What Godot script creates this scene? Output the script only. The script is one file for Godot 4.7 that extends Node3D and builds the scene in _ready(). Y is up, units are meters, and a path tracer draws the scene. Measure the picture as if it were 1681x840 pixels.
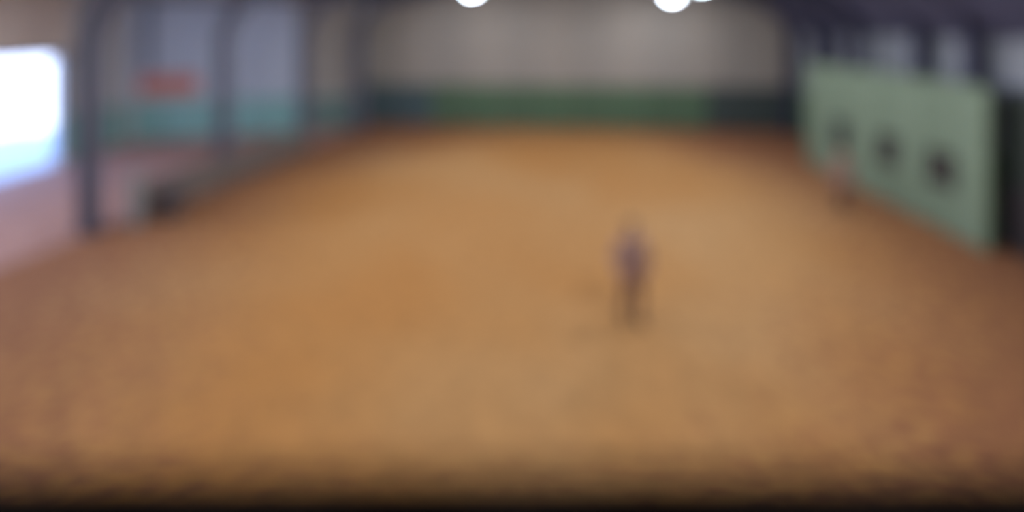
extends Node3D

# ---------------------------------------------------------------- state
var M := {}
var taken := {}

func _ready() -> void:
	camera_and_light()
	materials()
	setting()
	frames()
	right_side()
	left_side()
	lamps()
	people()
	gallery()

# ---------------------------------------------------------------- camera, sky, sun, exposure
func camera_and_light() -> void:
	var cam := Camera3D.new()
	cam.name = "camera"
	add_child(cam)
	var lens := CameraAttributesPhysical.new()       # the webcam is focused on its own foreground: everything beyond is soft
	lens.exposure_aperture = 0.96
	lens.frustum_focal_length = 66.0
	lens.frustum_focus_distance = 1.0
	cam.attributes = lens
	cam.set_frustum(0.05 * 840.0 / 840.0, Vector2(0, -0.05 * 375.0 / 840.0), 0.05, 600.0)
	cam.projection = Camera3D.PROJECTION_FRUSTUM
	cam.position = Vector3(0, 5.4, 0)
	cam.current = true
	var env := Environment.new()
	env.background_mode = Environment.BG_SKY
	var sky := Sky.new()
	var sm := ProceduralSkyMaterial.new()
	sm.sky_top_color = Color(0.50, 0.64, 0.9)
	sm.sky_horizon_color = Color(0.80, 0.88, 0.97)
	sm.ground_bottom_color = Color(0.5, 0.52, 0.55)
	sm.ground_horizon_color = Color(0.72, 0.8, 0.9)
	sm.sky_energy_multiplier = 2.0
	sky.sky_material = sm
	env.sky = sky
	env.tonemap_mode = Environment.TONE_MAPPER_LINEAR
	env.tonemap_exposure = 1.0
	env.sdfgi_enabled = true
	env.ssao_enabled = true
	env.ssil_enabled = true
	var we := WorldEnvironment.new()
	we.name = "environment"
	we.environment = env
	add_child(we)
	var sun := DirectionalLight3D.new()
	sun.name = "sun"
	sun.light_energy = 4.0
	sun.light_color = Color(1.0, 0.97, 0.92)
	sun.shadow_enabled = true
	sun.light_angular_distance = 0.6
	add_child(sun)
	sun.look_at_from_position(Vector3(10, 9, 3), Vector3.ZERO)

# ---------------------------------------------------------------- helpers
func pt(x: float, y: float, depth: float) -> Vector3:
	return Vector3(x, y, -depth)

func noise_tex(seed_: int, freq: float, a: Color, b: Color, octaves := 4) -> NoiseTexture2D:
	var n := FastNoiseLite.new()
	n.seed = seed_
	n.frequency = freq
	n.fractal_octaves = octaves
	var t := NoiseTexture2D.new()
	t.width = 512
	t.height = 512
	t.seamless = true
	t.noise = n
	var g := Gradient.new()
	g.set_color(0, a)
	g.set_color(1, b)
	t.color_ramp = g
	return t

func bump_tex(seed_: int, freq: float, strength: float) -> NoiseTexture2D:
	var n := FastNoiseLite.new()
	n.seed = seed_
	n.frequency = freq
	n.fractal_octaves = 5
	var t := NoiseTexture2D.new()
	t.width = 512
	t.height = 512
	t.seamless = true
	t.as_normal_map = true
	t.bump_strength = strength
	t.noise = n
	return t

func mat(c: Color, rough := 0.8, vary := 0.1, scale := 0.5, seed_ := 1, metal := 0.0) -> StandardMaterial3D:
	var m := StandardMaterial3D.new()
	m.albedo_color = Color.WHITE
	m.albedo_texture = noise_tex(seed_, 0.012, c.darkened(vary), c.lightened(vary))
	m.uv1_triplanar = true
	m.uv1_world_triplanar = true
	m.uv1_scale = Vector3.ONE * scale
	m.roughness = rough
	m.metallic = metal
	return m

func flat(c: Color, rough := 0.7) -> StandardMaterial3D:
	var m := StandardMaterial3D.new()
	m.albedo_color = c
	m.roughness = rough
	return m

func materials() -> void:
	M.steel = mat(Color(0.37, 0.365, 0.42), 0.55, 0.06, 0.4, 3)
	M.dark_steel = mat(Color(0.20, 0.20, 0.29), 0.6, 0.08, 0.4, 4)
	M.roof = mat(Color(0.27, 0.27, 0.37), 0.8, 0.08, 0.25, 5)
	M.gable = mat(Color(0.59, 0.55, 0.51), 0.85, 0.05, 0.22, 6)
	M.gable2 = mat(Color(0.565, 0.53, 0.495), 0.85, 0.05, 0.2, 16)
	M.aisle_wall = mat(Color(0.74, 0.73, 0.74), 0.8, 0.05, 0.22, 7)
	M.aisle_wall2 = mat(Color(0.70, 0.70, 0.71), 0.8, 0.05, 0.22, 17)
	M.side_wall = mat(Color(0.53, 0.535, 0.56), 0.8, 0.05, 0.22, 36)
	M.side_wall2 = mat(Color(0.51, 0.515, 0.54), 0.8, 0.05, 0.22, 37)
	M.green = mat(Color(0.29, 0.39, 0.28), 0.75, 0.08, 0.3, 8)
	M.green2 = mat(Color(0.275, 0.37, 0.265), 0.75, 0.08, 0.3, 18)
	M.gate = mat(Color(0.20, 0.24, 0.23), 0.75, 0.1, 0.3, 9)
	M.blue_dado = mat(Color(0.24, 0.31, 0.32), 0.7, 0.08, 0.3, 10)
	M.teal = mat(Color(0.53, 0.70, 0.68), 0.7, 0.07, 0.3, 11)
	M.teal2 = mat(Color(0.50, 0.67, 0.65), 0.7, 0.07, 0.3, 21)
	M.dull_teal = mat(Color(0.36, 0.44, 0.41), 0.7, 0.07, 0.3, 38)
	M.pale_green = mat(Color(0.46, 0.525, 0.44), 0.75, 0.06, 0.3, 12)
	M.pale_green2 = mat(Color(0.44, 0.505, 0.42), 0.75, 0.06, 0.3, 22)
	M.pale_trim = mat(Color(0.47, 0.535, 0.43), 0.7, 0.05, 0.4, 23)
	M.dark_door = mat(Color(0.16, 0.19, 0.16), 0.7, 0.1, 0.3, 13)
	M.dark_door2 = mat(Color(0.20, 0.17, 0.18), 0.7, 0.1, 0.3, 14)
	M.board = mat(Color(0.85, 0.77, 0.71), 0.8, 0.08, 0.35, 15)
	M.plank = mat(Color(0.45, 0.39, 0.355), 0.85, 0.14, 0.6, 24)
	M.plank2 = mat(Color(0.41, 0.36, 0.33), 0.85, 0.14, 0.6, 25)
	M.pale_post = mat(Color(0.60, 0.585, 0.58), 0.7, 0.05, 0.5, 26)
	M.banner = mat(Color(0.78, 0.45, 0.37), 0.6, 0.05, 0.5, 27)
	M.black = flat(Color(0.14, 0.135, 0.14), 0.55)
	M.bin = flat(Color(0.36, 0.33, 0.335), 0.6)
	M.rail = mat(Color(0.085, 0.055, 0.035), 0.95, 0.12, 2.0, 28)
	M.rail.metallic_specular = 0.1
	M.yard = mat(Color(0.86, 0.87, 0.89), 0.95, 0.04, 0.05, 29)
	M.aisle_floor = mat(Color(0.71, 0.51, 0.455), 0.95, 0.10, 0.15, 30)
	M.aisle_floor.normal_enabled = true
	M.aisle_floor.normal_texture = bump_tex(41, 0.05, 6.0)
	M.pane = StandardMaterial3D.new()
	M.pane.albedo_color = Color(0.21, 0.22, 0.235)
	M.pane.roughness = 0.15
	M.lamp_metal = flat(Color(0.35, 0.35, 0.38), 0.4)
	M.lamp_metal.metallic = 0.7
	M.glow = StandardMaterial3D.new()
	M.glow.albedo_color = Color(0.9, 0.93, 1.0)
	M.glow.emission_enabled = true
	M.glow.emission = Color(0.86, 0.92, 1.0)
	M.glow.emission_energy_multiplier = 60.0
	M.skin = flat(Color(0.72, 0.52, 0.42), 0.6)
	M.skin.subsurf_scatter_enabled = true
	M.skin.subsurf_scatter_strength = 0.05
	M.hair = flat(Color(0.20, 0.15, 0.11), 0.6)
	M.eye = flat(Color(0.08, 0.06, 0.05), 0.3)
	M.lip = flat(Color(0.60, 0.33, 0.30), 0.5)
	M.jacket = mat(Color(0.67, 0.52, 0.47), 0.9, 0.06, 3.0, 31)
	M.trousers = mat(Color(0.47, 0.34, 0.29), 0.9, 0.06, 3.0, 32)
	M.boots = flat(Color(0.25, 0.19, 0.16), 0.5)
	M.pink_jacket = mat(Color(0.54, 0.43, 0.375), 0.9, 0.06, 3.0, 33)
	M.brown_trousers = mat(Color(0.46, 0.34, 0.28), 0.9, 0.06, 3.0, 34)
	M.sheet = mat(Color(0.74, 0.74, 0.75), 0.6, 0.04, 0.22, 35)     # translucent cladding sheet, daylight comes through it
	M.sheet.backlight_enabled = true
	M.sheet.backlight = Color(0.78, 0.785, 0.79)
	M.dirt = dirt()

func dirt() -> StandardMaterial3D:
	# sand footing: orange sand, paler dry patches and a redder outer band whose darkening also paints in light falloff
	var w := 720
	var img := Image.create(w, w, false, Image.FORMAT_RGB8)
	var big := FastNoiseLite.new()
	big.seed = 7
	big.frequency = 0.07
	big.fractal_octaves = 4
	var fine := FastNoiseLite.new()
	fine.seed = 9
	fine.frequency = 2.2
	fine.fractal_octaves = 3
	var orange := Color(0.695, 0.47, 0.235)
	var pale := Color(0.72, 0.535, 0.335)
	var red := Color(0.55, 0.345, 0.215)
	for j in w:
		for i in w:
			var x := lerpf(-19.0, 17.0, i / float(w))
			var d := lerpf(-2.0, 30.0, j / float(w))
			var n := big.get_noise_2d(x, d)
			var n2 := big.get_noise_2d(x * 1.3 + 90.0, d * 1.3)
			var c := orange.lerp(pale, clampf(0.4 + 1.1 * n2, 0.0, 1.0))
			var across := (x - 0.5 - 0.12 * (d - 13.5)) / 9.0    # outside the oval: redder sand, darkened for lamp falloff too, in broken patches
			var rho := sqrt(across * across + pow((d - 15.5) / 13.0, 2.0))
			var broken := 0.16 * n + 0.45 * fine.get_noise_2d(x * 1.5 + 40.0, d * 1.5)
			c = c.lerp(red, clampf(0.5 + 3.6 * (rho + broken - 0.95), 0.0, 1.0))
			var g := 1.0 + 0.10 * fine.get_noise_2d(x, d)
			img.set_pixel(i, j, Color(c.r * g, c.g * g, c.b * g))
	var m := StandardMaterial3D.new()
	m.albedo_texture = ImageTexture.create_from_image(img)
	m.roughness = 0.95
	return m

func numbered(called: String) -> String:
	if not taken.has(called):
		taken[called] = 0
		return called
	taken[called] += 1
	return "%s_%03d" % [called, taken[called]]

func thing(called: String, label: String, category: String, at := Vector3.ZERO, turn := 0.0, group := "") -> Node3D:
	var o := Node3D.new()
	o.name = numbered(called)
	add_child(o, true)
	o.position = at
	o.rotation.y = turn
	o.set_meta("label", label)
	o.set_meta("category", category)
	if group:
		o.set_meta("group", group)
	return o

func structure(called: String, label: String, category: String, at := Vector3.ZERO, turn := 0.0) -> Node3D:
	var o := thing(called, label, category, at, turn)
	o.set_meta("kind", "structure")
	return o

func wall_between(called: String, label: String, a: Vector2, b: Vector2) -> Node3D:
	# a, b = (x, depth) of the inner face, left to right as seen from inside; local +z points into the hall
	var dx := b.x - a.x
	var dz := -(b.y - a.y)
	return structure(called, label, "wall", pt(a.x, 0, a.y), atan2(-dz, dx))

func part(called: String, mesh: Mesh, m: Material, parent: Node3D, at := Vector3.ZERO) -> MeshInstance3D:
	var o := MeshInstance3D.new()
	o.name = called
	o.mesh = mesh
	o.material_override = m
	o.cast_shadow = GeometryInstance3D.SHADOW_CASTING_SETTING_ON
	parent.add_child(o, true)
	o.position = at
	return o

func quad(st: SurfaceTool, a: Vector3, b: Vector3, c: Vector3, d: Vector3) -> void:
	for v in [a, b, c, a, c, d]:
		st.add_vertex(v)

func convex(st: SurfaceTool, poly: Array, mid: Vector3) -> void:
	# one flat polygon, turned so that it looks away from mid
	var n: Vector3 = (poly[1] - poly[0]).cross(poly[2] - poly[0])
	var p := poly.duplicate()
	if n.dot(poly[0] - mid) > 0.0:
		p.reverse()
	for i in range(1, p.size() - 1):
		st.add_vertex(p[0])
		st.add_vertex(p[i])
		st.add_vertex(p[i + 1])

func done(st: SurfaceTool) -> ArrayMesh:
	st.generate_normals()
	return st.commit()

func start(smooth := false) -> SurfaceTool:
	var st := SurfaceTool.new()
	st.begin(Mesh.PRIMITIVE_TRIANGLES)
	st.set_smooth_group(0 if smooth else -1)
	return st

func add_block(st: SurfaceTool, lo: Vector3, hi: Vector3, bevel := 0.008, x := Transform3D()) -> void:
	# box with chamfered edges
	var c := (lo + hi) * 0.5
	var h := (hi - lo) * 0.5
	var b := minf(bevel, minf(h.x, minf(h.y, h.z)) * 0.45)
	var mid := x * c
	var f := func(sx: float, sy: float, sz: float, axis: int) -> Vector3:
		var e := Vector3(h.x - b, h.y - b, h.z - b)
		e[axis] += b
		return x * (c + Vector3(sx * e.x, sy * e.y, sz * e.z))
	for s in [-1.0, 1.0]:
		convex(st, [f.call(s, -1, -1, 0), f.call(s, 1, -1, 0), f.call(s, 1, 1, 0), f.call(s, -1, 1, 0)], mid)
		convex(st, [f.call(-1, s, -1, 1), f.call(1, s, -1, 1), f.call(1, s, 1, 1), f.call(-1, s, 1, 1)], mid)
		convex(st, [f.call(-1, -1, s, 2), f.call(1, -1, s, 2), f.call(1, 1, s, 2), f.call(-1, 1, s, 2)], mid)
		for t in [-1.0, 1.0]:
			convex(st, [f.call(-1, s, t, 1), f.call(1, s, t, 1), f.call(1, s, t, 2), f.call(-1, s, t, 2)], mid)
			convex(st, [f.call(s, -1, t, 0), f.call(s, 1, t, 0), f.call(s, 1, t, 2), f.call(s, -1, t, 2)], mid)
			convex(st, [f.call(s, t, -1, 0), f.call(s, t, 1, 0), f.call(s, t, 1, 1), f.call(s, t, -1, 1)], mid)
			for u in [-1.0, 1.0]:
				convex(st, [f.call(s, t, u, 0), f.call(s, t, u, 1), f.call(s, t, u, 2)], mid)

func block(lo: Vector3, hi: Vector3, bevel := 0.008) -> ArrayMesh:
	var st := start()
	add_block(st, lo, hi, bevel)
	return done(st)

func slab(pts: Array, up: Vector3) -> ArrayMesh:
	# a flat polygon given thickness along up
	var st := start()
	var top := []
	var mid := Vector3.ZERO
	for p in pts:
		top.append(p + up)
		mid += p + up * 0.5
	mid /= pts.size()
	convex(st, pts, mid)
	convex(st, top, mid)
	for i in pts.size():
		var k := (i + 1) % pts.size()
		convex(st, [pts[i], pts[k], top[k], top[i]], mid)
	return done(st)

func lathe(profile: Array, n := 24) -> ArrayMesh:
	# profile of (radius, y) turned about the y axis
	var st := start(true)
	for i in n:
		var a := TAU * i / n
		var b := TAU * (i + 1) / n
		for k in profile.size() - 1:
			var p: Vector2 = profile[k]
			var q: Vector2 = profile[k + 1]
			var pa := Vector3(p.x * cos(a), p.y, p.x * sin(a))
			var pb := Vector3(p.x * cos(b), p.y, p.x * sin(b))
			var qa := Vector3(q.x * cos(a), q.y, q.x * sin(a))
			var qb := Vector3(q.x * cos(b), q.y, q.x * sin(b))
			quad(st, pa, qa, qb, pb)
	return done(st)

func i_profile(depth: float, width: float) -> Array:
	var d := depth / 2.0
	var w := width / 2.0
	var t := 0.035
	var e := 0.016
	return [Vector2(-d, -w), Vector2(-d + t, -w), Vector2(-d + t, -e), Vector2(d - t, -e), Vector2(d - t, -w), Vector2(d, -w),
		Vector2(d, w), Vector2(d - t, w), Vector2(d - t, e), Vector2(-d + t, e), Vector2(-d + t, w), Vector2(-d, w)]

func beam(path: Array, d0: float, d1: float, width: float) -> ArrayMesh:
	# an I-beam swept along a path of (along, up) in the frame's plane (local x, y); depth goes from d0 to d1
	var st := start()
	var rings := []
	for i in path.size():
		var p: Vector2 = path[i]
		var t: Vector2 = (path[mini(i + 1, path.size() - 1)] - path[maxi(i - 1, 0)]).normalized()
		var nrm := Vector2(t.y, -t.x)
		var ring := []
		for q in i_profile(lerpf(d0, d1, i / float(path.size() - 1)), width):
			var xy: Vector2 = p + nrm * q.x
			ring.append(Vector3(xy.x, xy.y, q.y))
		rings.append(ring)
	for i in rings.size() - 1:
		for k in 12:
			var l := (k + 1) % 12
			quad(st, rings[i][k], rings[i][l], rings[i + 1][l], rings[i + 1][k])
	for r in [rings[0], rings[-1]]:
		for s in [[0, 1, 10, 11], [4, 5, 6, 7], [2, 3, 8, 9]]:
			quad(st, r[s[0]], r[s[1]], r[s[2]], r[s[3]])
	return done(st)

# ---------------------------------------------------------------- the hall itself
func left_row(d: float) -> float:
	return -11.15 + 0.2065 * (d - 13.5)

func right_wall(d: float) -> float:
	return 12.15 + 0.176 * (d - 12.2)

func ridge(d: float) -> float:
	return (left_row(d) + right_wall(d)) / 2.0

func setting() -> void:
	# ground inside: a sand floor with low undulations
	var st := start(true)
	var n := FastNoiseLite.new()
	n.seed = 3
	n.frequency = 0.35
	var nx := 220
	var nd := 200
	var corner := func(i: int, j: int) -> void:
		var x := lerpf(-18.1, 15.6, i / float(nx))
		var d := lerpf(-1.5, 29.0, j / float(nd))
		st.set_uv(Vector2((x + 19.0) / 36.0, (d + 2.0) / 32.0))
		st.add_vertex(pt(x, -0.014 + 0.010 * n.get_noise_2d(x, d) + 0.008 * n.get_noise_2d(x * 7.0, d * 7.0), d))
	for i in nx:
		for j in nd:
			for c in [[0, 0], [0, 1], [1, 1], [0, 0], [1, 1], [1, 0]]:
				corner.call(i + c[0], j + c[1])
	st.generate_normals()
	st.generate_tangents()
	var fl := structure("floor", "orange brown sand floor of the riding ring", "floor")
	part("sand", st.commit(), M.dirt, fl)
	part("subsoil", slab([pt(-18.3, -0.5, -1.7), pt(15.8, -0.5, -1.7), pt(15.8, -0.5, 29.2), pt(-18.3, -0.5, 29.2)], Vector3(0, 0.44, 0)), M.aisle_floor, fl)
	var fa := structure("floor_aisle", "reddish packed earth floor of the aisle behind the steel posts", "floor")
	part("earth", slab([pt(-18.1, -0.02, -1.4), pt(left_row(-1.4) + 0.1, -0.02, -1.4), pt(left_row(27.0) + 0.1, -0.02, 27.0), pt(-18.1, -0.02, 24.1)], Vector3(0, 0.04, 0)), M.aisle_floor, fa)
	var yard := structure("ground", "white snowy yard outside the open gateway", "ground")
	part("snow", slab([pt(-320, -0.3, -200), pt(-18.36, -0.3, -200), pt(-18.36, -0.3, 400), pt(-320, -0.3, 400)], Vector3(0, 0.26, 0)), M.yard, yard)

	part("snow", slab([pt(-18.36, -0.3, 29.6), pt(120, -0.3, 29.6), pt(120, -0.3, 400), pt(-18.36, -0.3, 400)], Vector3(0, 0.26, 0)), M.yard, yard)

	# left outer wall with the gateway
	var wl := wall_between("wall_left", "pale outer wall of the aisle with a tall open gateway and a second one added for daylight", Vector2(-18.1, -1.5), Vector2(-18.1, 24.3))
	var g0 := 13.2 + 1.5
	var g1 := 20.4 + 1.5
	var h0 := 3.4 + 1.5                               # second gateway, out of view, added so more daylight reaches aisle and sand
	var h1 := 11.0 + 1.5
	for m in [[0.0, h0], [h1, g0], [g1, 25.8]]:
		part("masonry", block(Vector3(m[0], 0, -0.25), Vector3(m[1], 7.0, 0)), M.aisle_wall, wl)
	part("lintel", block(Vector3(g0, 4.32, -0.25), Vector3(g1, 7.0, 0)), M.aisle_wall, wl)
	part("lintel", block(Vector3(h0, 4.32, -0.25), Vector3(h1, 7.0, 0)), M.aisle_wall, wl)
	for k in 4:                                       # boards over the gateway
		for s in 2:
			var x0 := g0 - 0.1 + s * 3.95
			part("board", block(Vector3(x0, 4.42 + k * 0.64, 0.0), Vector3(x0 + 3.92, 4.42 + k * 0.64 + 0.61, 0.05), 0.015), M.board, wl)
	part("door_track", block(Vector3(g0 - 1.0, 4.24, 0.0), Vector3(g1 + 0.6, 4.36, 0.12)), M.steel, wl)
	part("door_jamb", block(Vector3(g1, 0, -0.26), Vector3(g1 + 0.14, 4.26, 0.06)), M.aisle_wall2, wl)
	part("door_jamb", block(Vector3(g0 - 0.14, 0, -0.26), Vector3(g0, 4.26, 0.06)), M.aisle_wall2, wl)
	for k in 3:
		var a := g1 + 0.16 + k * 1.1
		part("dado_panel", block(Vector3(a, 0.02, 0.0), Vector3(a + 1.07, 1.85, 0.04), 0.012), M.teal if k % 2 else M.teal2, wl)

	# end wall of the aisle
	var wa := wall_between("wall_aisle", "pale end wall of the aisle with a teal dado", Vector2(-18.1, 24.3), Vector2(-8.25, 27.3))
	var la := Vector2(-18.1, 24.3).distance_to(Vector2(-8.25, 27.3))
	part("masonry", block(Vector3(-0.2, 0, -0.25), Vector3(la, 1.92, 0)), M.aisle_wall, wa)
	part("head_beam", block(Vector3(-0.2, 6.7, -0.25), Vector3(la, 7.0, 0.0)), M.steel, wa)
	for k in 7:
		var a := 0.05 + k * (la - 0.1) / 7.0
		var b := a + (la - 0.1) / 7.0 - 0.03
		part("dado_panel", block(Vector3(a, 0.02, 0.0), Vector3(b, 1.85, 0.05), 0.012), M.dull_teal if k > 4 else (M.teal if k % 2 else M.teal2), wa)
		part("wall_panel", block(Vector3(a - (0.25 if k == 0 else 0.02), 1.9, -0.03), Vector3(b + 0.02, 6.75, 0.0), 0.004), M.sheet if k < 5 else M.gable2, wa)
	var wr := wall_between("wall_return", "short pale return wall beside the last steel post", Vector2(-8.25, 27.3), Vector2(-8.25, 28.75))
	part("masonry", block(Vector3(0, 0, -0.25), Vector3(1.45, 9.9, 0)), M.aisle_wall2, wr)

	# gable wall at the far end
	var ga := Vector2(-8.25, 28.75)
	var gb := Vector2(14.75, 26.65)
	var lb := ga.distance_to(gb)
	var wb := wall_between("wall_back", "beige gable wall with dark green dado at the far end", ga, gb)
	part("masonry", block(Vector3(-0.2, 0, -0.3), Vector3(lb + 0.2, 9.95, 0)), M.gable, wb)
	var count := 12
	var step := lb / count
	for k in count:
		var a := k * step + 0.015
		var b := (k + 1) * step - 0.015
		var m = M.green if k % 2 else M.green2
		if k < 2:
			m = M.blue_dado  # first two dado panels are darker and bluer than the rest
		part("dado_panel", block(Vector3(a, 0.02, 0.0), Vector3(b, 2.2, 0.06), 0.015), m, wb)
		part("wall_panel", block(Vector3(a, 2.26, 0.0), Vector3(b, 9.3 if absf(k - 5.5) < 3 else 7.0, 0.03), 0.012), M.gable if k % 2 else M.gable2, wb)
	part("dado_cap", block(Vector3(0, 2.2, 0.0), Vector3(lb, 2.26, 0.09)), M.green2, wb)

	# right-hand side wall, and the wall behind the camera
	var ra := Vector2(right_wall(27.0), 27.0)
	var rb := Vector2(right_wall(-1.5), -1.5)
	var lr := ra.distance_to(rb)
	var ww := wall_between("wall_right", "pale grey side wall above the green partition", ra, rb)
	part("masonry", block(Vector3(-0.1, 0, -0.25), Vector3(lr + 0.2, 6.0, 0)), M.side_wall2, ww)
	for k in 14:
		var a := 0.05 + k * 2.05
		part("wall_panel", block(Vector3(a, 2.26, 0.0), Vector3(a + 2.01, 4.95, 0.03), 0.012), M.side_wall if k % 2 else M.side_wall2, ww)
		part("dado_panel", block(Vector3(a, 0.02, 0.0), Vector3(a + 2.01, 2.2, 0.05), 0.012), M.green if k % 2 else M.green2, ww)
	var wf := wall_between("wall_front", "pale wall behind the viewing gallery", rb, Vector2(-18.1, -1.5))
	part("masonry", block(Vector3(-0.2, 0, -0.25), Vector3(rb.x + 18.3, 9.95, 0)), M.aisle_wall2, wf)

	# roof
	var ce := structure("ceiling", "dark blue lined roof of the hall", "ceiling")
	var up := Vector3(0, 0.16, 0)
	var d0 := -1.8
	var d1 := 29.1
	part("roof_slope", slab([pt(left_row(d0), 6.95, d0), pt(ridge(d0), 9.7, d0), pt(ridge(d1), 9.7, d1), pt(left_row(d1), 6.95, d1)], up), M.roof, ce)
	part("roof_slope", slab([pt(ridge(d0), 9.7, d0), pt(right_wall(d0) - 2.6, 7.3, d0), pt(right_wall(d1) - 2.6, 7.3, d1), pt(ridge(d1), 9.7, d1)], up), M.roof, ce)
	part("roof_haunch", slab([pt(right_wall(d0) - 2.6, 7.3, d0), pt(right_wall(d0) + 0.2, 4.95, d0), pt(right_wall(d1) + 0.2, 4.95, d1), pt(right_wall(d1) - 2.6, 7.3, d1)], up), M.roof, ce)
	part("aisle_soffit", slab([pt(-18.4, 6.95, d0), pt(left_row(d0), 6.95, d0), pt(left_row(27.7), 6.95, 27.7), pt(-18.4, 6.95, 24.6)], up), M.aisle_wall2, ce)
	for k in 6:                                       # purlins
		for s in [-1, 1]:
			var f := (k + 0.5) / 6.0
			var line := []
			for d in [-1.3, 26.4]:
				var edge: float = left_row(d) if s < 0 else right_wall(d) - 2.6
				line.append(pt(lerpf(ridge(d), edge, f), lerpf(9.68, 6.93 if s < 0 else 7.28, f), d))
			var ax: Vector3 = line[1] - line[0]
			var x := Transform3D(Basis.looking_at(ax.normalized()), line[0])
			var b := start()
			add_block(b, Vector3(-0.04, -0.16, -ax.length()), Vector3(0.04, 0.0, 0), 0.008, x)
			part("purlin", done(b), M.dark_steel, ce)

# ---------------------------------------------------------------- steel frames
func frame_parts(o: Node3D, span: float, left: bool, right: bool) -> void:
	var r := 2.2
	var ends := []
	for s in [0, 1]:
		if (s == 0 and not left) or (s == 1 and not right):
			continue
		var fl := func(p: Vector2) -> Vector2:
			return p if s == 0 else Vector2(span - p.x, p.y)
		var posts := [fl.call(Vector2(0, 0.03)), fl.call(Vector2(0, 2.2)), fl.call(Vector2(0, 4.7))]
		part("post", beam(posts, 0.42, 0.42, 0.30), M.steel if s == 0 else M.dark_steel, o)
		var arc := []
		for k in 13:
			var a := deg_to_rad(75.0) * k / 12.0
			arc.append(fl.call(Vector2(r - r * cos(a), 4.7 + r * sin(a))))
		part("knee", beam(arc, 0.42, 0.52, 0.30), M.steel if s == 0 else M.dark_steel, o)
		var foot: Vector2 = fl.call(Vector2(0, 0))
		part("base_plate", block(Vector3(foot.x - 0.3, 0.0, -0.24), Vector3(foot.x + 0.3, 0.035, 0.24)), M.dark_steel, o)
		for bx in [-0.25, 0.25]:
			for bz in [-0.18, 0.18]:
				part("bolt", lathe([Vector2(0, 0.075), Vector2(0.02, 0.075), Vector2(0.02, 0.03), Vector2(0, 0.03)], 6), M.dark_steel, o, Vector3(foot.x + bx, 0, bz))
		ends.append(arc[-1])
	if left and right:
		var top := Vector2(span / 2.0, 9.25)
		for e in ends:
			part("rafter", beam([e, (e + top) * 0.5, top], 0.5, 0.34, 0.28), M.dark_steel, o)
		part("ridge_plate", block(Vector3(span / 2.0 - 0.03, 8.95, -0.17), Vector3(span / 2.0 + 0.03, 9.45, 0.17)), M.dark_steel, o)

func frames() -> void:
	var labels := [
		"blue grey steel portal frame whose post stands beside the pale fence end post",
		"blue grey steel portal frame whose post stands behind the middle of the plank fence",
		"blue grey steel portal frame whose post stands behind the far end of the plank fence",
		"blue grey steel portal frame against the far corner of the gable wall"]
	var k := 0
	for f in [[-11.15, 13.5, 11.88, 13.15], [-10.2, 18.1, 12.4, 18.3], [-9.25, 22.7, 13.45, 22.6], [-8.0, 26.75, 14.1, 25.9]]:
		var dx: float = f[2] - f[0]
		var dz: float = -(f[3] - f[1])
		var o := thing("portal_frame", labels[k], "steel frame", pt(f[0], 0, f[1]), atan2(-dz, dx), "steel portal frames")
		frame_parts(o, Vector2(dx, dz).length(), true, true)
		k += 1
	k = 0
	for f in [[12.3, 15.4], [12.95, 20.6]]:
		var o := thing("wall_rib", ["dark curved steel rib rising behind the middle of the green partition", "dark curved steel rib rising behind the far end of the green partition"][k], "steel rib", pt(f[0], 0, f[1]), 0.0, "curved wall ribs")
		var inner := Node3D.new()
		inner.free()
		frame_parts(o, 0.0, false, true)
		k += 1

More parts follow.
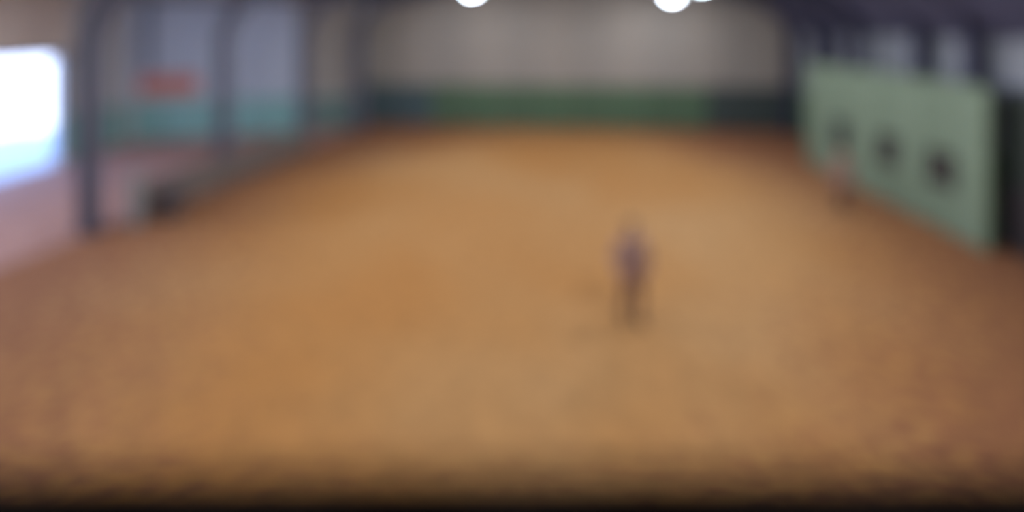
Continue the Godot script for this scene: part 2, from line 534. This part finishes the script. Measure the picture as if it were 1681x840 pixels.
# ---------------------------------------------------------------- right side
func right_side() -> void:
	var a := Vector2(11.97, 20.7)
	var b := Vector2(11.45, 12.45)
	var len := a.distance_to(b)
	var turn := atan2(-(-(b.y - a.y)), b.x - a.x)
	var o := thing("partition", "tall pale green boarded partition with three dark hatches", "partition", pt(a.x, 0, a.y), turn)
	var panels := 8
	var w := len / panels
	for k in panels:
		var m = M.pale_green if k % 2 else M.pale_green2
		part("panel", block(Vector3(k * w + 0.008, 0.12, -0.03), Vector3((k + 1) * w - 0.008, 3.9, 0.0), 0.01), m, o)
		part("batten", block(Vector3(k * w - 0.03, 0.12, 0.0), Vector3(k * w + 0.03, 3.9, 0.02), 0.006), M.pale_trim, o)
	part("plinth", block(Vector3(0, 0, -0.05), Vector3(len, 0.12, 0.03)), M.pale_green2, o)
	part("cap_rail", block(Vector3(-0.05, 3.9, -0.07), Vector3(len + 0.06, 3.98, 0.05)), M.pale_trim, o)
	part("end_post", block(Vector3(len - 0.02, 0, -0.1), Vector3(len + 0.16, 3.9, 0.04), 0.012), M.pale_trim, o)
	part("rear_frame", block(Vector3(0, 1.0, -0.1), Vector3(len, 1.1, -0.03)), M.pale_green2, o)
	part("rear_frame", block(Vector3(0, 3.0, -0.1), Vector3(len, 3.1, -0.03)), M.pale_green2, o)
	for s in [[6.97, 0.86], [4.85, 0.86], [2.35, 0.86]]:
		var x: float = s[0]
		var h: float = s[1] / 2.0
		var y := 1.62
		var hatch := part("hatch", block(Vector3(x - h, y - h, 0.004), Vector3(x + h, y + h, 0.02), 0.004), M.pane, o)
		hatch.set_meta("label", "dark hatch pane")
		for f in [[-h - 0.05, -h - 0.05, h + 0.05, -h], [-h - 0.05, h, h + 0.05, h + 0.05], [-h - 0.05, -h, -h, h], [h, -h, h + 0.05, h]]:
			part("hatch_frame", block(Vector3(x + f[0], y + f[1], 0.0), Vector3(x + f[2], y + f[3], 0.045), 0.006), M.black, hatch)

	# dark sliding door on the side wall, past the end of the partition
	var da := Vector2(right_wall(12.7) - 0.08, 12.7)
	var db := Vector2(right_wall(8.6) - 0.08, 8.6)
	var dl := da.distance_to(db)
	var door := thing("sliding_door", "tall dark green sliding door past the end of the partition", "door", pt(da.x, 0, da.y), atan2(db.y - da.y, db.x - da.x))
	for k in 6:
		part("board", block(Vector3(k * dl / 6.0 + 0.005, 1.7, 0.0), Vector3((k + 1) * dl / 6.0 - 0.005, 3.85, 0.04), 0.008), M.dark_door, door)
		part("kick_board", block(Vector3(k * dl / 6.0 + 0.005, 0.03, 0.0), Vector3((k + 1) * dl / 6.0 - 0.005, 1.6, 0.045), 0.008), M.dark_door2, door)
	part("mid_rail", block(Vector3(0, 1.6, 0.0), Vector3(dl, 1.7, 0.06)), M.dark_door, door)
	part("track", block(Vector3(-0.2, 3.86, 0.0), Vector3(dl + 0.2, 3.98, 0.08)), M.dark_steel, door)
	part("handle", block(Vector3(0.12, 1.0, 0.045), Vector3(0.16, 1.35, 0.09), 0.01), M.black, door)

	# dark gate on the gable wall in the far corner
	var ga := Vector2(-8.25, 28.75)
	var gb := Vector2(14.75, 26.65)
	var dir := (gb - ga).normalized()
	var at := ga + dir * 18.6 + Vector2(-dir.y, dir.x) * -0.12
	var gate := thing("gate", "dark boarded double gate in the corner of the gable wall", "gate", pt(at.x, 0, at.y), atan2(dir.y, dir.x))
	for k in 10:
		part("board", block(Vector3(k * 0.42 + 0.004, 0.05, 0.0), Vector3(k * 0.42 + 0.416, 2.3, 0.03), 0.008), M.gate, gate)
	for y in [0.35, 1.95]:
		part("rail", block(Vector3(0, y, 0.03), Vector3(4.2, y + 0.12, 0.06)), M.gate, gate)
	part("latch", block(Vector3(2.0, 1.15, 0.03), Vector3(2.3, 1.2, 0.07)), M.black, gate)

# ---------------------------------------------------------------- left side
func left_side() -> void:
	var a := Vector2(-10.35, 13.9)
	var b := Vector2(-8.75, 22.4)
	var len := a.distance_to(b)
	var turn := atan2(-(-(b.y - a.y)), b.x - a.x)
	var o := thing("plank_fence", "low dark plank fence along the steel posts", "fence", pt(a.x, 0, a.y), turn)
	var bays := 5
	for k in bays + 1:
		var x := 0.12 + k * (len - 0.24) / bays
		if k == 0:
			var e := part("end_post", block(Vector3(x - 0.14, 0, -0.14), Vector3(x + 0.14, 1.4, 0.14), 0.02), M.pale_post, o)
			e.set_meta("label", "thick pale grey end post")
		else:
			part("fence_post", block(Vector3(x - 0.05, 0, -0.16), Vector3(x + 0.05, 1.05, -0.03), 0.01), M.plank2, o)
	for k in bays:
		var x0 := 0.12 + k * (len - 0.24) / bays
		var x1 := 0.12 + (k + 1) * (len - 0.24) / bays
		for r in 4:
			part("plank", block(Vector3(x0 + (0.15 if k == 0 else 0.006), 0.04 + r * 0.245, -0.03), Vector3(x1 - 0.006, 0.04 + r * 0.245 + 0.23, 0.005), 0.008), M.plank if (k + r) % 2 else M.plank2, o)
	part("top_rail", block(Vector3(0.28, 1.02, -0.1), Vector3(len, 1.07, 0.04)), M.plank2, o)

	# dark bin in front of the fence
	var bin := thing("bin", "round dark grey bin standing against the plank fence", "bin", pt(-9.72, 0, 14.6))
	part("body", lathe([Vector2(0, 0.0), Vector2(0.27, 0.0), Vector2(0.28, 0.03), Vector2(0.33, 0.78), Vector2(0.345, 0.8), Vector2(0.345, 0.84), Vector2(0.0, 0.84)], 28), M.bin, bin)
	part("lid", lathe([Vector2(0, 0.95), Vector2(0.12, 0.94), Vector2(0.3, 0.9), Vector2(0.36, 0.86), Vector2(0.36, 0.82), Vector2(0.347, 0.82)], 28), M.bin, bin)
	part("handle", block(Vector3(-0.09, 0.93, -0.02), Vector3(0.09, 0.99, 0.02), 0.012), M.bin, bin)

	# orange sign board and a steel upright on the aisle's end wall
	var dir := (Vector2(-8.25, 27.3) - Vector2(-18.1, 24.3)).normalized()
	var nrm := Vector2(dir.y, -dir.x)
	var p := Vector2(-18.1, 24.3) + dir * 0.35 + nrm * 0.05
	var ban := thing("sign_board", "plain orange red sign board on the aisle end wall", "sign", pt(p.x, 2.15, p.y), atan2(dir.y, dir.x))
	part("board", block(Vector3(0, 0, 0.0), Vector3(2.5, 0.95, 0.04), 0.01), M.banner, ban)
	for y in [0.0, 0.91]:
		part("edge_strip", block(Vector3(0, y, 0.04), Vector3(2.5, y + 0.04, 0.055)), M.banner, ban)
	p = Vector2(-18.1, 24.3) + dir * 0.75 + nrm * 0.16
	var up := thing("wall_upright", "short grey steel upright above the orange sign board", "steel upright", pt(p.x, 3.3, p.y), atan2(dir.y, dir.x))
	part("stem", beam([Vector2(0, 0), Vector2(0, 1.8), Vector2(0, 3.6)], 0.26, 0.26, 0.2), M.steel, up)
	part("end_plate", block(Vector3(-0.18, -0.03, -0.13), Vector3(0.18, 0.0, 0.13)), M.dark_steel, up)

# ---------------------------------------------------------------- lamps
func lamp(label: String, at: Vector3, drop: float) -> void:
	var o := thing("pendant_lamp", label, "lamp", at, 0.0, "pendant lamps in rows")
	part("diffuser", lathe([Vector2(0, -0.30), Vector2(0.09, -0.285), Vector2(0.16, -0.24), Vector2(0.21, -0.15), Vector2(0.225, 0.0), Vector2(0, 0.002)], 24), M.glow, o)
	part("reflector", lathe([Vector2(0.33, -0.12), Vector2(0.31, 0.02), Vector2(0.28, 0.10), Vector2(0.2, 0.22), Vector2(0.1, 0.28), Vector2(0.0, 0.285)], 24), M.lamp_metal, o)
	part("gear_housing", lathe([Vector2(0.0, 0.28), Vector2(0.1, 0.28), Vector2(0.11, 0.31), Vector2(0.11, 0.5), Vector2(0.08, 0.54), Vector2(0, 0.54)], 18), M.dark_steel, o)
	part("rod", lathe([Vector2(0.014, 0.53), Vector2(0.014, drop)], 8), M.dark_steel, o)
	var l := OmniLight3D.new()
	l.name = "light"
	o.add_child(l)
	l.position = Vector3(0, -0.09, 0)
	l.light_color = Color(0.95, 0.97, 1.0)
	l.light_energy = 12.2
	l.light_size = 0.1
	l.omni_range = 60.0
	l.omni_attenuation = 2.0
	l.shadow_enabled = true

func lamps() -> void:
	for d in [5.0, 11.0, 17.0, 23.0]:
		for s in [0, 1]:
			var x: float = -1.8 + 9.0 * s + 0.15 * (d - 23.0)
			var y := 7.3 if s == 0 else 7.06
			var where: String = ["fourth from the gable wall", "third from the gable wall", "second from the gable wall", "nearest the gable wall"][int((d - 5.0) / 6.0)]
			# the rod reaches up to the roof above it
			var edge: float = left_row(d) if s == 0 else right_wall(d) - 2.6
			var f := (ridge(d) - x) / (ridge(d) - edge)
			var roof := lerpf(9.7, 6.95 if s == 0 else 7.3, f)
			lamp("glowing round pendant lamp in the %s row, %s" % ["fence side" if s == 0 else "partition side", where], pt(x, y, d), roof - y)
	lamp("added pendant lamp out of view, brightening the aisle beside the gateway", pt(-14.6, 6.3, 12.3), 0.65)  # both aisle lamps are unseen fill, added to lift its boards and floor
	lamp("added pendant lamp out of view, brightening the aisle at its gallery end", pt(-14.6, 6.3, 5.5), 0.65)

# ---------------------------------------------------------------- people
func smin(a: float, b: float, k: float) -> float:
	var h := clampf(0.5 + 0.5 * (b - a) / k, 0.0, 1.0)
	return lerpf(b, a, h) - k * h * (1.0 - h)

func field(p: Vector3, bones: Array, k: float) -> float:
	var best := 9.0
	for q in bones:
		var ab: Vector3 = q[1] - q[0]
		var t := clampf((p - q[0]).dot(ab) / maxf(ab.length_squared(), 1e-9), 0.0, 1.0)
		var d: float = p.distance_to(q[0] + ab * t) - lerpf(q[2], q[3], t)
		if d < best + k:
			best = smin(best, d, k) if best < 8.0 else d
	return best

func nets(bones: Array, cell: float, k: float, clip := AABB()) -> ArrayMesh:
	var lo := Vector3.ONE * 99.0
	var hi := -lo
	for q in bones:
		for e in 2:
			var r: float = q[2 + e] + 2.0 * cell + k * 0.3
			lo = lo.min(q[e] - Vector3.ONE * r)
			hi = hi.max(q[e] + Vector3.ONE * r)
	if clip.size.length() > 0.0:
		lo = lo.max(clip.position - Vector3.ONE * cell * 2.0)
		hi = hi.min(clip.end + Vector3.ONE * cell * 2.0)
	var n := Vector3i(((hi - lo) / cell).ceil()) + Vector3i.ONE
	var vals := {}
	var verts := {}
	var pos: Array[Vector3] = []
	var sample := func(i: int, j: int, l: int) -> float:
		var key := (i * 4096 + j) * 4096 + l
		if vals.has(key):
			return vals[key]
		var p := lo + Vector3(i, j, l) * cell
		var f := field(p, bones, k)
		if clip.size.length() > 0.0:
			var c := (p - clip.get_center()).abs() - clip.size * 0.5
			f = maxf(f, maxf(c.x, maxf(c.y, c.z)))
		vals[key] = f
		return f
	var bs := 4
	var reach := bs * cell * 0.9 + cell + 0.35 * k
	for bi in range(0, n.x, bs):
		for bj in range(0, n.y, bs):
			for bl in range(0, n.z, bs):
				if absf(field(lo + Vector3(bi + 2, bj + 2, bl + 2) * cell, bones, k)) > reach and clip.size.length() == 0.0:
					continue
				if clip.size.length() > 0.0 and field(lo + Vector3(bi + 2, bj + 2, bl + 2) * cell, bones, k) > reach:
					continue
				for i in range(bi, bi + bs):
					for j in range(bj, bj + bs):
						for l in range(bl, bl + bs):
							var v := []
							var neg := 0
							for c in 8:
								var f: float = sample.call(i + (c & 1), j + ((c >> 1) & 1), l + ((c >> 2) & 1))
								v.append(f)
								if f < 0.0:
									neg += 1
							if neg == 0 or neg == 8:
								continue
							var sum := Vector3.ZERO
							var cnt := 0
							for e in [[0, 1], [2, 3], [4, 5], [6, 7], [0, 2], [1, 3], [4, 6], [5, 7], [0, 4], [1, 5], [2, 6], [3, 7]]:
								var fa: float = v[e[0]]
								var fb: float = v[e[1]]
								if (fa < 0.0) != (fb < 0.0):
									var t := fa / (fa - fb)
									var pa := Vector3(e[0] & 1, (e[0] >> 1) & 1, (e[0] >> 2) & 1)
									var pb := Vector3(e[1] & 1, (e[1] >> 1) & 1, (e[1] >> 2) & 1)
									sum += pa.lerp(pb, t)
									cnt += 1
							verts[(i * 4096 + j) * 4096 + l] = pos.size()
							pos.append(lo + (Vector3(i, j, l) + sum / cnt) * cell)
	var idx := PackedInt32Array()
	var step := [4096 * 4096, 4096, 1]
	for key in verts:
		var i: int = key / (4096 * 4096)
		var j: int = (key / 4096) % 4096
		var l: int = key % 4096
		var f0: float = sample.call(i, j, l)
		for ax in 3:
			var f1: float = sample.call(i + (1 if ax == 0 else 0), j + (1 if ax == 1 else 0), l + (1 if ax == 2 else 0))
			if (f0 < 0.0) == (f1 < 0.0):
				continue
			var u: int = step[(ax + 1) % 3]
			var w: int = step[(ax + 2) % 3]
			if not (verts.has(key - u) and verts.has(key - w) and verts.has(key - u - w)):
				continue
			var a: int = verts[key]
			var b: int = verts[key - u]
			var c: int = verts[key - u - w]
			var d: int = verts[key - w]
			if f0 < 0.0:
				idx.append_array([a, d, c, a, c, b])
			else:
				idx.append_array([a, b, c, a, c, d])
	var st := start(true)
	for p in pos:
		st.add_vertex(p)
	for q in idx:
		st.add_index(q)
	return done(st)

func person(label: String, at: Vector3, turn: float, tall: float, stride: float, arms: Array, jm: Material, tm: Material) -> void:
	# local: +z forward, +x the person's left; joints in metres for a height of 1.75
	var o := thing("person", label, "person", at, turn)
	o.scale = Vector3.ONE * (tall / 1.75)
	var body := []
	var coat := []
	var legs := []
	var shoes := []
	# torso as two columns side by side
	for s in [-1.0, 1.0]:
		body.append([Vector3(0.07 * s, 0.95, 0), Vector3(0.05 * s, 1.10, 0), 0.105, 0.095])
		body.append([Vector3(0.05 * s, 1.10, 0), Vector3(0.075 * s, 1.31, 0), 0.095, 0.11])
		body.append([Vector3(0.075 * s, 1.31, 0), Vector3(0.15 * s, 1.42, -0.005), 0.11, 0.055])
		coat.append([Vector3(0.08 * s, 0.84, 0), Vector3(0.06 * s, 1.10, 0), 0.18, 0.16])
		coat.append([Vector3(0.06 * s, 1.10, 0), Vector3(0.08 * s, 1.31, 0), 0.16, 0.16])
		coat.append([Vector3(0.08 * s, 1.31, 0), Vector3(0.16 * s, 1.41, -0.005), 0.16, 0.095])
		var hip := Vector3(0.09 * s, 0.92, 0)
		var knee := Vector3(0.10 * s, 0.50, 0.05 + 0.09 * stride * s)
		var ankle := Vector3(0.105 * s, 0.09, -0.02 + 0.17 * stride * s)
		body.append([hip, knee, 0.088, 0.056])
		body.append([knee, ankle, 0.058, 0.038])
		legs.append([hip + Vector3(0, 0.03, 0), knee, 0.108, 0.076])
		legs.append([knee, ankle + Vector3(0, 0.02, 0), 0.076, 0.06])
		var heel := ankle + Vector3(0, -0.045, -0.04)
		var toe := ankle + Vector3(0.015 * s, -0.055, 0.15)
		body.append([ankle, heel, 0.038, 0.035])
		body.append([heel, toe, 0.035, 0.028])
		shoes.append([ankle + Vector3(0, 0.05, 0), heel, 0.056, 0.05])
		shoes.append([heel + Vector3(0, 0.005, 0), toe, 0.048, 0.040])
		# arm
		var sh := Vector3(0.185 * s, 1.40, -0.005)
		var el: Vector3 = arms[0 if s < 0 else 1][0]
		var wr: Vector3 = arms[0 if s < 0 else 1][1]
		body.append([sh, el, 0.052, 0.042])
		body.append([el, wr, 0.042, 0.028])
		coat.append([sh, el, 0.09, 0.084])
		coat.append([el, wr.lerp(el, 0.08), 0.084, 0.06])
		# hand: palm and five fingers, each its own chain
		var fwd := (wr - el).normalized()
		var side := fwd.cross(Vector3(s, 0, 0)).normalized()     # across the palm
		var curl := Vector3(-s, 0, 0)
		var kn := wr + fwd * 0.085
		body.append([wr, wr + fwd * 0.05, 0.028, 0.026])
		for f in 4:
			var off := side * (0.030 - 0.020 * f)
			var l: float = [0.036, 0.042, 0.040, 0.031][f]
			var p0 := kn + off
			var p1 := p0 + (fwd * 0.9 + curl * 0.3).normalized() * l
			var p2 := p1 + (fwd * 0.6 + curl * 0.8).normalized() * l * 0.7
			body.append([wr + fwd * 0.03 + off * 0.6, p0, 0.014, 0.0105])
			body.append([p0, p1, 0.0105, 0.009])
			body.append([p1, p2, 0.009, 0.0075])
		var t0 := wr + fwd * 0.025 + side * 0.024
		var t1 := t0 + (fwd * 0.6 + side * 0.8).normalized() * 0.045
		body.append([t0, t1, 0.013, 0.011])
		body.append([t1, t1 + (fwd * 0.9 + side * 0.2 + curl * 0.3).normalized() * 0.03, 0.011, 0.009])
	# neck, head with brow, nose, jaw, ears
	body.append([Vector3(0, 1.40, -0.01), Vector3(0, 1.55, 0.0), 0.062, 0.052])
	body.append([Vector3(0, 1.66, -0.012), Vector3(0, 1.645, 0.02), 0.092, 0.082])
	body.append([Vector3(0, 1.60, 0.03), Vector3(0, 1.565, 0.055), 0.06, 0.036])
	var st_body := nets(body, 0.012, 0.025)
	part("body", st_body, M.skin, o)
	part("nose", nets([[Vector3(0, 1.645, 0.096), Vector3(0, 1.612, 0.114), 0.008, 0.013], [Vector3(-0.014, 1.611, 0.1), Vector3(0.014, 1.611, 0.1), 0.010, 0.010]], 0.004, 0.008), M.skin, o)
	for s in [-1.0, 1.0]:
		part("eyebrow", nets([[Vector3(0.015 * s, 1.670, 0.094), Vector3(0.05 * s, 1.672, 0.080), 0.008, 0.007]], 0.004, 0.008), M.hair, o)
		part("ear", nets([[Vector3(0.094 * s, 1.655, -0.005), Vector3(0.096 * s, 1.615, 0.0), 0.015, 0.010]], 0.004, 0.008), M.skin, o)
	for s in [-1.0, 1.0]:
		part("eye", nets([[Vector3(0.034 * s, 1.648, 0.088), Vector3(0.034 * s + 0.001, 1.648, 0.088), 0.011, 0.011]], 0.004, 0.004), M.eye, o)
	part("mouth", nets([[Vector3(-0.02, 1.582, 0.083), Vector3(0.02, 1.582, 0.083), 0.007, 0.007]], 0.004, 0.004), M.lip, o)
	part("hair", nets([[Vector3(0, 1.668, -0.03), Vector3(0, 1.705, 0.005), 0.098, 0.078], [Vector3(0, 1.63, -0.045), Vector3(0, 1.57, -0.045), 0.085, 0.06]], 0.008, 0.02), M.hair, o)
	part("jacket", nets(coat, 0.013, 0.03, AABB(Vector3(-0.8, 0.70, -0.6), Vector3(1.6, 0.78, 1.4))), jm, o)
	part("trousers", nets(legs, 0.013, 0.03), tm, o)
	part("boots", nets(shoes, 0.010, 0.02, AABB(Vector3(-0.5, 0.0, -0.8), Vector3(1.0, 0.3, 1.6))), M.boots, o)

func people() -> void:
	person("person in a mauve grey jacket walking on the open sand", pt(2.21, 0, 9.45), 0.25, 1.8, 0.7,
		[[Vector3(-0.29, 1.14, -0.06), Vector3(-0.25, 0.93, 0.10)], [Vector3(0.29, 1.14, -0.03), Vector3(0.24, 0.95, 0.12)]], M.jacket, M.trousers)
	person("person in a dusty pink jacket standing beside the green partition", pt(9.8, 0, 15.2), -1.2, 1.8, 0.15,
		[[Vector3(-0.25, 1.13, -0.03), Vector3(-0.24, 0.88, 0.05)], [Vector3(0.25, 1.13, -0.03), Vector3(0.24, 0.88, 0.05)]], M.pink_jacket, M.brown_trousers)

# ---------------------------------------------------------------- the viewing gallery where the camera stands
func gallery() -> void:
	var o := thing("viewing_gallery", "dark stained timber gallery with a wide handrail", "gallery", pt(0, 4.0, 0))
	part("deck", block(Vector3(-3.2, -0.12, -0.36), Vector3(3.2, 0.0, 1.5)), M.rail, o)
	part("handrail", block(Vector3(-3.2, 1.065, -0.32), Vector3(3.2, 1.136, -0.16), 0.018), M.rail, o)
	part("bottom_rail", block(Vector3(-3.2, 0.08, -0.27), Vector3(3.2, 0.13, -0.22)), M.rail, o)
	for k in 33:
		var x := -3.18 + k * 6.36 / 32.0
		if k % 8 == 0:
			part("newel", block(Vector3(x - 0.04, 0, -0.28), Vector3(x + 0.04, 1.07, -0.20), 0.01), M.rail, o)
		else:
			part("baluster", block(Vector3(x - 0.016, 0.13, -0.26), Vector3(x + 0.016, 1.07, -0.23), 0.005), M.rail, o)
	for x in [-2.6, 0.0, 2.6]:
		part("bracket", slab([Vector3(x - 0.05, -0.12, 1.48), Vector3(x - 0.05, -0.12, -0.2), Vector3(x - 0.05, -0.3, -0.2), Vector3(x - 0.05, -1.4, 1.48)], Vector3(0.1, 0, 0)), M.rail, o)
